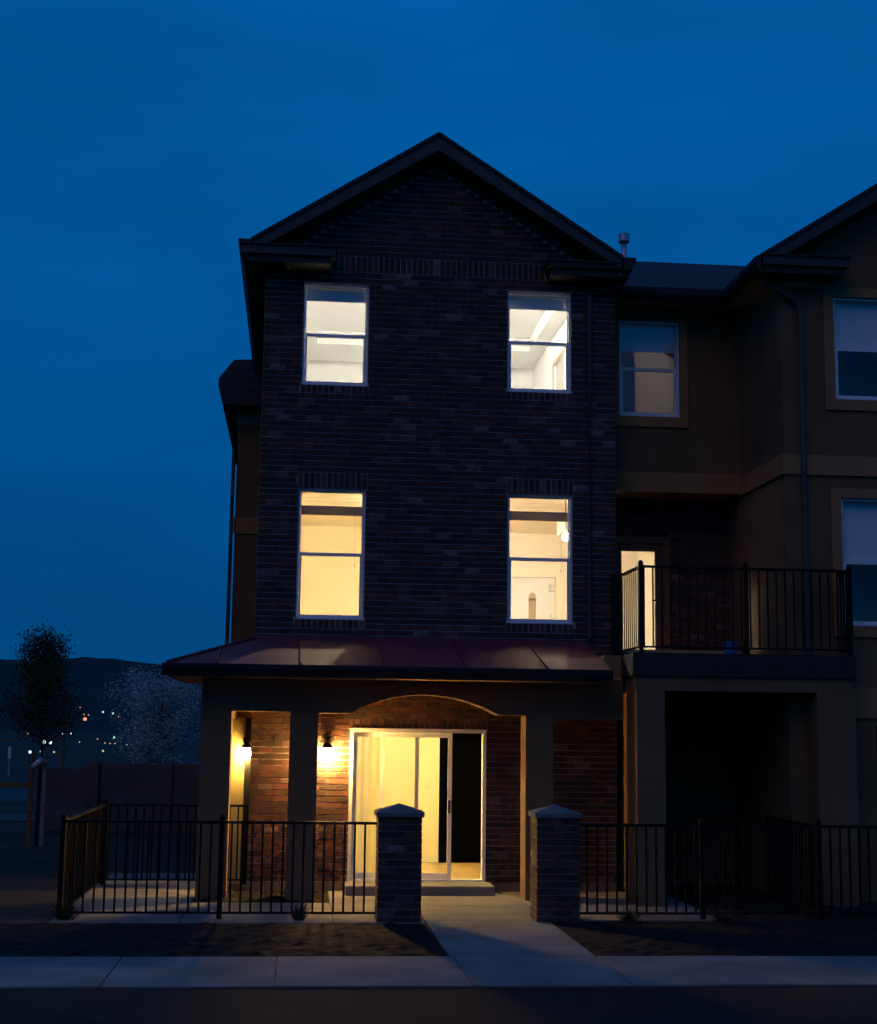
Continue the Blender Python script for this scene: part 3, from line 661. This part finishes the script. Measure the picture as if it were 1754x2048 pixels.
for i, q in enumerate(NW):
    MB().wall(q[0]-.14, q[1]+.14, q[2]-.15, q[3]+.13, NY-.03, NY-.001, [(q[0]-.004, q[1]+.004, q[2]-.004, q[3]+.004)]).build('window_trim', 'stucco_trim', nwall)
    window(H2, *q, NY-.04, 'full')
    zc = (q[2]+q[3])/2
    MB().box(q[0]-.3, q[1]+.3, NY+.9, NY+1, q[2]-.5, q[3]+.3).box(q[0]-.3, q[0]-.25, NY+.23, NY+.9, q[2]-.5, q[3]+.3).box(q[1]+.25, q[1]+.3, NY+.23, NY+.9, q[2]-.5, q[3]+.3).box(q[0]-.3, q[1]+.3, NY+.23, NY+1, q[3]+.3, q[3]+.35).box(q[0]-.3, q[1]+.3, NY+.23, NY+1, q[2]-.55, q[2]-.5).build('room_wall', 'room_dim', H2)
MB().box(NX-.03, 12, NY-.035, NY-.001, 5.535, 5.80).box(NX-.035, NX-.001, NY-.001, MY-.037, 5.535, 5.80).build('band_course', 'stucco_trim', nwall)
MB().box(7.1, 12, NY-.035, NY-.001, 2.35, 2.75).build('band_course', 'stucco_trim', nwall)
r = MB(); NE = 5.97; slope_roof(r, APN, RZ, NE, 11.5, SN, 18.33, 27, .055); r.build('roof', 'shingle', H2)
for ex in (NE+.03, 11.45):
    zz = RZ-.057-abs(ex-APN)*SN
    MB().prism([(APN, RZ-.057), (ex, zz), (ex, zz-.15), (APN, RZ-.057-.205)], 'y', 18.355, 18.395).build('rake_board', 'fascia', H2)
    MB().prism([(APN, RZ-.215), (ex, zz-.135), (ex, zz-.15), (APN, RZ-.24)], 'y', 18.398, 18.695).build('rake_soffit', 'gutter', H2)
zz = RZ-.057-(APN-NE)*SN
MB().box(NE+.02, NX-.002, 18.41, 20.16, zz-.16, zz-.13).build('eave_soffit', 'soffit', H2)
MB().box(NX-.028, NX-.002, NY-.02, MY-.03, zz-.24, zz-.161).box(NX-.028, 7.05, NY-.028, NY-.002, zz-.27, zz-.161).build('frieze', 'soffit', H2)
MB().prism([(NE, zz-.005), (NE-.09, zz-.005), (NE-.085, zz-.07), (NE-.03, zz-.15), (NE, zz-.15)], 'y', 18.32, 20.1).build('gutter', 'gutter', H2)
cret(6.0, 7.18, 18.31, NY-.004, 8.285, 8.405, H2, .08)
MB().tube([(6.0, 18.5, 8.30), (6.12, 18.6, 8.12), (6.55, 18.64, 7.88), (6.60, 18.645, 7.74), (6.60, 18.645, 3.15)], .042, 8).build('downspout', 'downspout', H2)

# ------------------------------------------------------------------ wall lamps
def wall_lamp(c, fwd, label, r=.085, glow='porch_glow'):
    c = Vector(c); t = thing('wall_lamp', c, label, 'lamp', 'porch wall lamps'); f = Vector(fwd)
    g = c+f*.105
    MB().lathe((g.x, g.y, g.z), [(r*.55, -.10), (r*.95, -.05), (r, .0), (r*.8, .07)], 14).build('glass_globe', glow, t, smooth=True)
    MB().lathe((g.x, g.y, g.z+.072), [(.075, 0), (.08, .012), (.04, .06), (.015, .08), (.012, .13)], 14).build('lamp_hood', 'iron', t)
    MB().tube([g+Vector((0, 0, .16)), g-f*.07+Vector((0, 0, .20)), c+f*.01+Vector((0, 0, .12))], .012).build('bracket', 'iron', t)
    MB().box(c.x-.045, c.x+.045, c.y-.012, c.y+.008, c.z+.02, c.z+.22).build('back_plate', 'iron', t, bevel=.004)
wall_lamp((.435, FY-.008, 1.80), (0, -1, 0), 'glowing wall lamp on the brick beside the sliding door')
wall_lamp((-.665, 21.07, 1.78), (0, -1, 0), 'small glowing wall lamp by the yellow lit wall in the left porch opening', .06, 'side_glow')

# ------------------------------------------------------------------ gate pillars
def pillar(x0, y0, label):
    W_ = .49; t = thing('gate_pillar', (x0+W_/2, y0+W_/2, 0), label, 'pillar', 'gate pillars')
    core = box('mortar_core', 'pillar_mortar', t, x0+.009, x0+W_-.009, y0+.009, y0+W_-.009, -.05, 1.15)
    me = {}
    for k in range(15):
        z0 = .0+k*.0770+.006; hh = .0770-.013
        for side in range(4):
            off = .0 if (k+side) % 2 else .1
            cuts = [0, .2, .395, .49-.1] if not off else [0, .095, .295, .49-.1]
            cuts = [0.0, .1975, .39] if k % 2 else [0.1, .295, .49]
            for a, b in zip(cuts, cuts[1:]):
                a2, b2 = a+.0025*(a not in (0, .1)), b-.0025
                L = round(b2-a2, 4); cx = (a2+b2)/2
                if L not in me: me[L] = MB().box(-L/2, L/2, 0, .095, -hh/2, hh/2)
                if isinstance(me[L], MB): o = me[L].build('brick', 'brick', core); me[L] = o.data
                else: o = bpy.data.objects.new('brick', me[L]); COL.objects.link(o); par(o, core)
                e = random.uniform(-.0015, .003)
                o.rotation_euler = (0, 0, side*math.pi/2)
                c = W_/2; lx, ly = cx-c, -c+e
                o.location = (x0+c+lx*math.cos(side*math.pi/2)-ly*math.sin(side*math.pi/2), y0+c+lx*math.sin(side*math.pi/2)+ly*math.cos(side*math.pi/2), z0+hh/2+.004)
    m = MB(); o_ = .028; a, b, c, d = x0-o_, x0+W_+o_, y0-o_, y0+W_+o_; zb = 1.155; i_ = .03
    bot = [(a+i_*.2, c+i_*.2, zb), (b-i_*.2, c+i_*.2, zb), (b-i_*.2, d-i_*.2, zb), (a+i_*.2, d-i_*.2, zb)]; md = [(a, c, zb+.055), (b, c, zb+.055), (b, d, zb+.055), (a, d, zb+.055)]
    ap = ((a+b)/2, (c+d)/2, zb+.145); m.v = bot+md+[ap]
    m.f = [(3, 2, 1, 0)]+[(i, (i+1) % 4, 4+(i+1) % 4, 4+i) for i in range(4)]+[(4+i, 4+(i+1) % 4, 8) for i in range(4)]
    m.build('stone_cap', 'concrete', t, bevel=.008)
pillar(.955, 16.75, 'brick gate pillar with pale pyramid cap left of the front path')
pillar(2.745, 16.78, 'brick gate pillar with pale pyramid cap right of the front path')

# ------------------------------------------------------------------ iron fences
def fence(p0, p1, posts, label):
    t = thing('iron_fence', ((p0[0]+p1[0])/2, (p0[1]+p1[1])/2, 0), label, 'fence', 'black iron garden fences')
    railing(t, p0, p1, .07, 1.085, posts=posts, pz=-.04)
fence((-2.53, 17.05), (.955, 17.05), (.0, 1.745), 'black iron fence running from the left corner post to the left gate pillar')
fence((-2.53, 17.09), (-2.53, 20.72), (3.63,), 'black iron fence going back from the street along the left edge of the patio')
fence((-2.49, 20.72), (-.60, 20.72), (), 'low black iron railing at the back of the patio before the yellow wall')
fence((3.235, 17.05), (9.6, 17.05), (1.48, 2.87, 4.5), 'black iron fence running right from the right gate pillar')
fence((6.10, 17.09), (6.10, 18.9), (1.78,), 'black iron dividing fence going back under the balcony')

# ------------------------------------------------------------------ bucket on the balcony
bk = thing('bucket', (5.70, 19.1, 3.125), 'small blue bucket standing on the balcony floor', 'bucket')
MB().lathe((5.70, 19.1, 3.128), [(.082, 0), (.098, .19), (.106, .192), (.106, .205), (.098, .206), (.095, .19), (.08, .012)], 18).build('bucket_body', 'blue_paint', bk, smooth=False)
MB().tube([(5.70+.103*math.cos(a), 19.1-.02-.0*a, 3.32-.10*math.sin(a)) for a in [math.pi*i/10 for i in range(11)]], .003, 6).build('handle', 'galvanised', bk)

# ------------------------------------------------------------------ plants
def tuft(c, n, hgt, spread, label, name='grass_tuft', mt='dry_grass'):
    m = MB()
    for i in range(n):
        a = random.uniform(0, 2*math.pi); l = hgt*random.uniform(.5, 1); s = spread*random.uniform(.1, 1); b = Vector(c)+Vector((math.cos(a), math.sin(a), 0))*s*.25
        p1 = b+Vector((math.cos(a)*s*.4, math.sin(a)*s*.4, l*.6)); p2 = b+Vector((math.cos(a)*s, math.sin(a)*s, l)); w_ = Vector((-math.sin(a), math.cos(a), 0))*.005
        m.quad(b-w_, b+w_, p1+w_, p1-w_); m.quad(p1-w_, p1+w_, p2+w_*.2, p2-w_*.2)
    tag(m.build(name, mt, None, fix=False), label, 'grass', 'dry grass tufts by the fence')
tuft((.10, 16.95, .0), 110, .20, .20, 'dry grass tuft at the fence between two balusters left of the left pillar')
tuft((3.82, 16.92, .0), 120, .16, .30, 'wide dry grass tuft at the fence right of the right pillar')
tuft((4.88, 16.80, .0), 110, .16, .25, 'dry grass tuft below the right fence under the balcony')
tuft((-2.45, 17.0, .0), 160, .25, .30, 'bushy grass tuft around the left corner fence post')
def tree(base, trunk_h, height, rad, n, mt, label, leaf=.05, name='tree', cone=False, group=None, nbr=26, clump=.16):
    t = thing(name, base, label, 'tree', group); B = Vector(base); m = MB(); tips = []
    m.tube([B-Vector((0, 0, .05)), B+Vector((.02, 0, trunk_h)), B+Vector((-.03, .02, height*.6)), B+Vector((.02, 0, height*.92))], .022*height/4+.01, 8, .008)
    for i in range(nbr):
        z = trunk_h+(height*.93-trunk_h)*(i+.5)/nbr; f = (z-trunk_h)/(height-trunk_h)
        rr = rad*((1-f)**.7*1.05 if cone else math.sin(math.pi*(.12+.80*f))**.7)*random.uniform(.55, 1.12); a = i*2.4+random.uniform(-.4, .4)
        p = B+Vector((math.cos(a)*rr, math.sin(a)*rr, z+rr*(.75 if cone else .45))); s = B+Vector((0, 0, z-.05))
        mid = (p+s)/2+Vector((0, 0, -.04)); m.tube([s, mid, p], .012+.012*(1-f), 5, .003)
        for q in range(5): tips.append(s.lerp(p, .35+.65*q/4)+Vector([random.gauss(0, .05) for _ in range(3)]))
    m.build('trunk', 'bark', t); l = MB()
    for i in range(n):
        p = random.choice(tips)+Vector([random.gauss(0, clump) for _ in range(3)])
        u = Vector([random.gauss(0, 1) for _ in range(3)]).normalized(); v = u.orthogonal().normalized(); s = leaf*random.uniform(.5, 1.3)
        l.quad(p-u*s, p+v*s*.5, p+u*s, p-v*s*.5)
    l.build('crown', mt, t, fix=False)
tree((-4.62, 27.9, 0), 1.75, 3.95, .70, 11000, 'leaf_dark', 'dark young staked tree standing against the sky at the far left', .028, cone=True, nbr=46, clump=.115)
tree((-3.35, 38, 0), .9, 3.35, 1.35, 16000, 'blossom', 'pale blossoming tree behind the concrete panel wall left of the porch', .034, name='blossom_tree', nbr=60, clump=.13)
tree((-7.3, 27.5, 0), 1.4, 4.1, .85, 3000, 'leaf_dark', 'dark tree of which only twigs reach in at the left picture edge', .05, nbr=30, clump=.12)

# ------------------------------------------------------------------ left background
for x, hgt, mt, nm in ((-4.72, 1.66, 'old_wood', 'reddish brown wooden tree stake at the far left'), (-4.49, 1.55, 'pale_wood', 'pale wooden tree stake right of the reddish stake')):
    tag(MB().prism([(x-.035, -.1), (x+.035, -.1), (x+.032, hgt-.05), (x, hgt), (x-.032, hgt-.05)], 'y', 27.66, 27.72).build('tree_stake', mt), nm, 'stake', 'stakes of the young tree')
tt = thing('guard_tube', (-4.60, 27.6, 1.45), 'tilted pale tube tied to the top of the tree stakes', 'tube')
MB().tube([(-4.69, 27.62, 1.38), (-4.54, 27.60, 1.52)], .055, 14).build('tube_body', 'tube', tt, smooth=True); MB().tube([(-4.545, 27.6, 1.515), (-4.533, 27.599, 1.527)], .058, 14).build('tube_rim', 'galvanised', tt)
pw_ = thing('precast_wall', (-3.3, 31.8, 0), 'grey concrete panel wall with posts behind the patio fence', 'wall')
def pp(nm, x0, x1, y0, y1, z0, z1): return box(nm, 'precast', pw_, x0, x1, y0, y1, z0, z1, bevel=.008)
pp('post', -5.32, -5.17, 31.7, 31.9, -.05, 1.35); pp('post', -4.33, -4.04, 31.68, 31.92, -.05, 1.40); pp('post', -2.64, -2.53, 31.7, 31.9, -.05, 1.40); pp('post', -1.1, -.99, 31.7, 31.9, -.05, 1.40)
pp('panel', -5.168, -4.332, 31.75, 31.85, .44, 1.27); pp('panel', -5.168, -4.332, 31.74, 31.86, -.05, .432)
for xa, xb in ((-4.038, -2.642), (-2.528, -1.102), (-.988, .4)):
    for k, (za, zb) in enumerate(((-.05, .31), (.318, .54), (.548, .77), (.778, 1.00), (1.008, 1.235), (1.243, 1.37))): pp('panel', xa, xb, 31.76+.01*(k % 2), 31.84, za, zb)
up_ = thing('utility_pole', (-6.78, 45, 0), 'orange brown wooden pole carrying wires above the concrete wall', 'pole')
MB().tube([(-6.78, 45, -.1), (-6.80, 45, 2.15)], .055, 8, .035).build('pole', 'old_wood', up_)
def wire(a, b, sag, label, mt='old_wood'):
    pts = [Vector(a).lerp(Vector(b), t/14)-Vector((0, 0, sag*4*(t/14)*(1-t/14))) for t in range(15)]
    tag(MB().tube(pts, .02, 5).build('overhead_wire', mt), label, 'wire')
wire(atY(128, 1472, 45), atY(72, 1470, 45), .06, 'sagging wire between the orange pole and the dark tree'); wire(atY(72, 1470, 45), atY(-40, 1484, 45), .05, 'wire running left from behind the dark tree to the picture edge')
fr = thing('rail_fence', (-9, 42, 0), 'low wooden rail fence across the road at the far left', 'fence')
MB().box(-16, -6.75, 41.95, 42.0, .46, .60).build('rail', 'old_wood', fr)
for x in (-15, -12, -9, -7): MB().box(x-.05, x+.05, 42.002, 42.08, -.05, .62).build('post', 'old_wood', fr)
struct(MB().box(-60, -5.6, 43.5, 52, -.05, .004).build('side_road', 'asphalt')); struct(MB().box(-60, -5.6, 34.5, 37.0, -.05, .02).build('side_path', 'concrete_dark'))
sg = thing('sign_post', (-12.4, 66, 0), 'thin pale sign post with a small plate at the left picture edge', 'sign')
q = atY(17, 1550, 66); MB().tube([(q.x, 66, -.05), (q.x, 66, 1.15)], .035, 8).build('post', 'galvanised', sg); MB().box(q.x-.06, q.x+.06, 65.95, 65.96, .75, 1.25).build('plate', 'white_plastic', sg)
def far_lamp(px, py, Y, mt, r, label, group=None):
    if Y is None:                      # on the hillside: follow the ray until it meets the terrain
        d = ray(px, py); t = 700.
        while t < 4800 and (CAM+d*(t/d.y)).z > hz((CAM+d*(t/d.y)).x, t)+4: t += 20
        Y = t
    p = atY(px, py, Y); gz = hz(p.x, Y) if Y > 700 else 0
    t = thing('street_lamp', (p.x, Y, gz), label, 'lamp', group); r_ = r*.85*Y/FPX
    MB().lathe((p.x, Y, p.z), [(r_*.3, -r_*.95), (r_*.8, -r_*.6), (r_, 0), (r_*.8, r_*.6), (r_*.3, r_*.95)], 10).build('lamp_head', mt, t, smooth=True)
    if p.z-r_ > gz+.1: MB().tube([(p.x, Y, gz-.3), (p.x, Y, p.z-r_)], max(.015, r_*.07), 6).build('lamp_post', 'iron', t)
far_lamp(88, 1484, 120, 'far_white', 4.2, 'bright white lamp under the dark tree, left one of the close pair'); far_lamp(101, 1485, 120, 'far_white', 3.6, 'bright white lamp under the dark tree, right one of the close pair')
far_lamp(170, 1438, None, 'far_orange', 4.2, 'large orange street lamp on the hillside beside the dark tree'); far_lamp(60, 1504, 90, 'far_white', 3.4, 'bluish lamp low down left of the tilted tube')
far_lamp(82, 1503, 90, 'far_white', 2.6, 'whitish lamp low down just right of the bluish one'); far_lamp(108, 1504, 90, 'far_yellow', 2.2, 'small yellow lamp beside the foot of the orange pole')
far_lamp(126, 1467, 160, 'far_white', 2.4, 'white lamp touching the top of the orange pole'); far_lamp(56, 1467, 160, 'far_yellow', 2., 'yellow lamp seen through the lower left of the dark tree'); far_lamp(84, 1466, 160, 'far_yellow', 1.8, 'yellow green lamp in the middle of the dark tree')
far_lamp(206, 1424, None, 'far_green', 2.4, 'pale lamp high on the dark hillside, left of two'); far_lamp(226, 1427, None, 'far_green', 2.4, 'pale lamp high on the dark hillside, right of two')
far_lamp(228, 1475, 200, 'far_green', 2.6, 'green lamp beside the blossoming tree'); far_lamp(206, 1502, 110, 'far_yellow', 2.4, 'yellow lamp low between the pole and the blossoming tree')
for px, py, Y, mt, lb in (
    (168, 1429, None, 'far_orange', 'tiny orange light just above left of the large orange street lamp'), (177, 1430, None, 'far_orange', 'tiny orange light just above right of the large orange street lamp'),
    (160, 1415, None, 'far_orange', 'highest tiny orange light on the hillside beside the dark tree'), (150, 1414, None, 'far_orange', 'tiny orange light at the right edge of the dark tree crown'),
    (237, 1433, None, 'far_orange', 'tiny reddish light right below the two pale hillside lamps'), (195, 1478, 200, 'far_orange', 'tiny orange light midway between the orange pole and the green lamp'),
    (159, 1484, 200, 'far_orange', 'tiny orange light right of the orange pole'), (242, 1477, 200, 'far_yellow', 'tiny yellow light close right of the green lamp'),
    (254, 1490, 160, 'far_green', 'tiny pale green light in the blossoming tree, left of two'), (264, 1491, 160, 'far_green', 'tiny pale green light in the blossoming tree, right of two'),
    (210, 1486, 200, 'far_orange', 'leftmost tiny orange light in the row of three under the green lamp'), (220, 1487, 200, 'far_orange', 'middle tiny orange light in the row of three under the green lamp'),
    (230, 1487, 200, 'far_orange', 'rightmost tiny orange light in the row of three under the green lamp'), (142, 1467, 200, 'far_white', 'tiny white light right of the orange pole top'),
    (90, 1427, None, 'far_orange', 'tiny orange light behind the middle of the dark tree crown')):
    far_lamp(px, py, Y, mt, 1.4, lb, 'tiny lights of the far town')
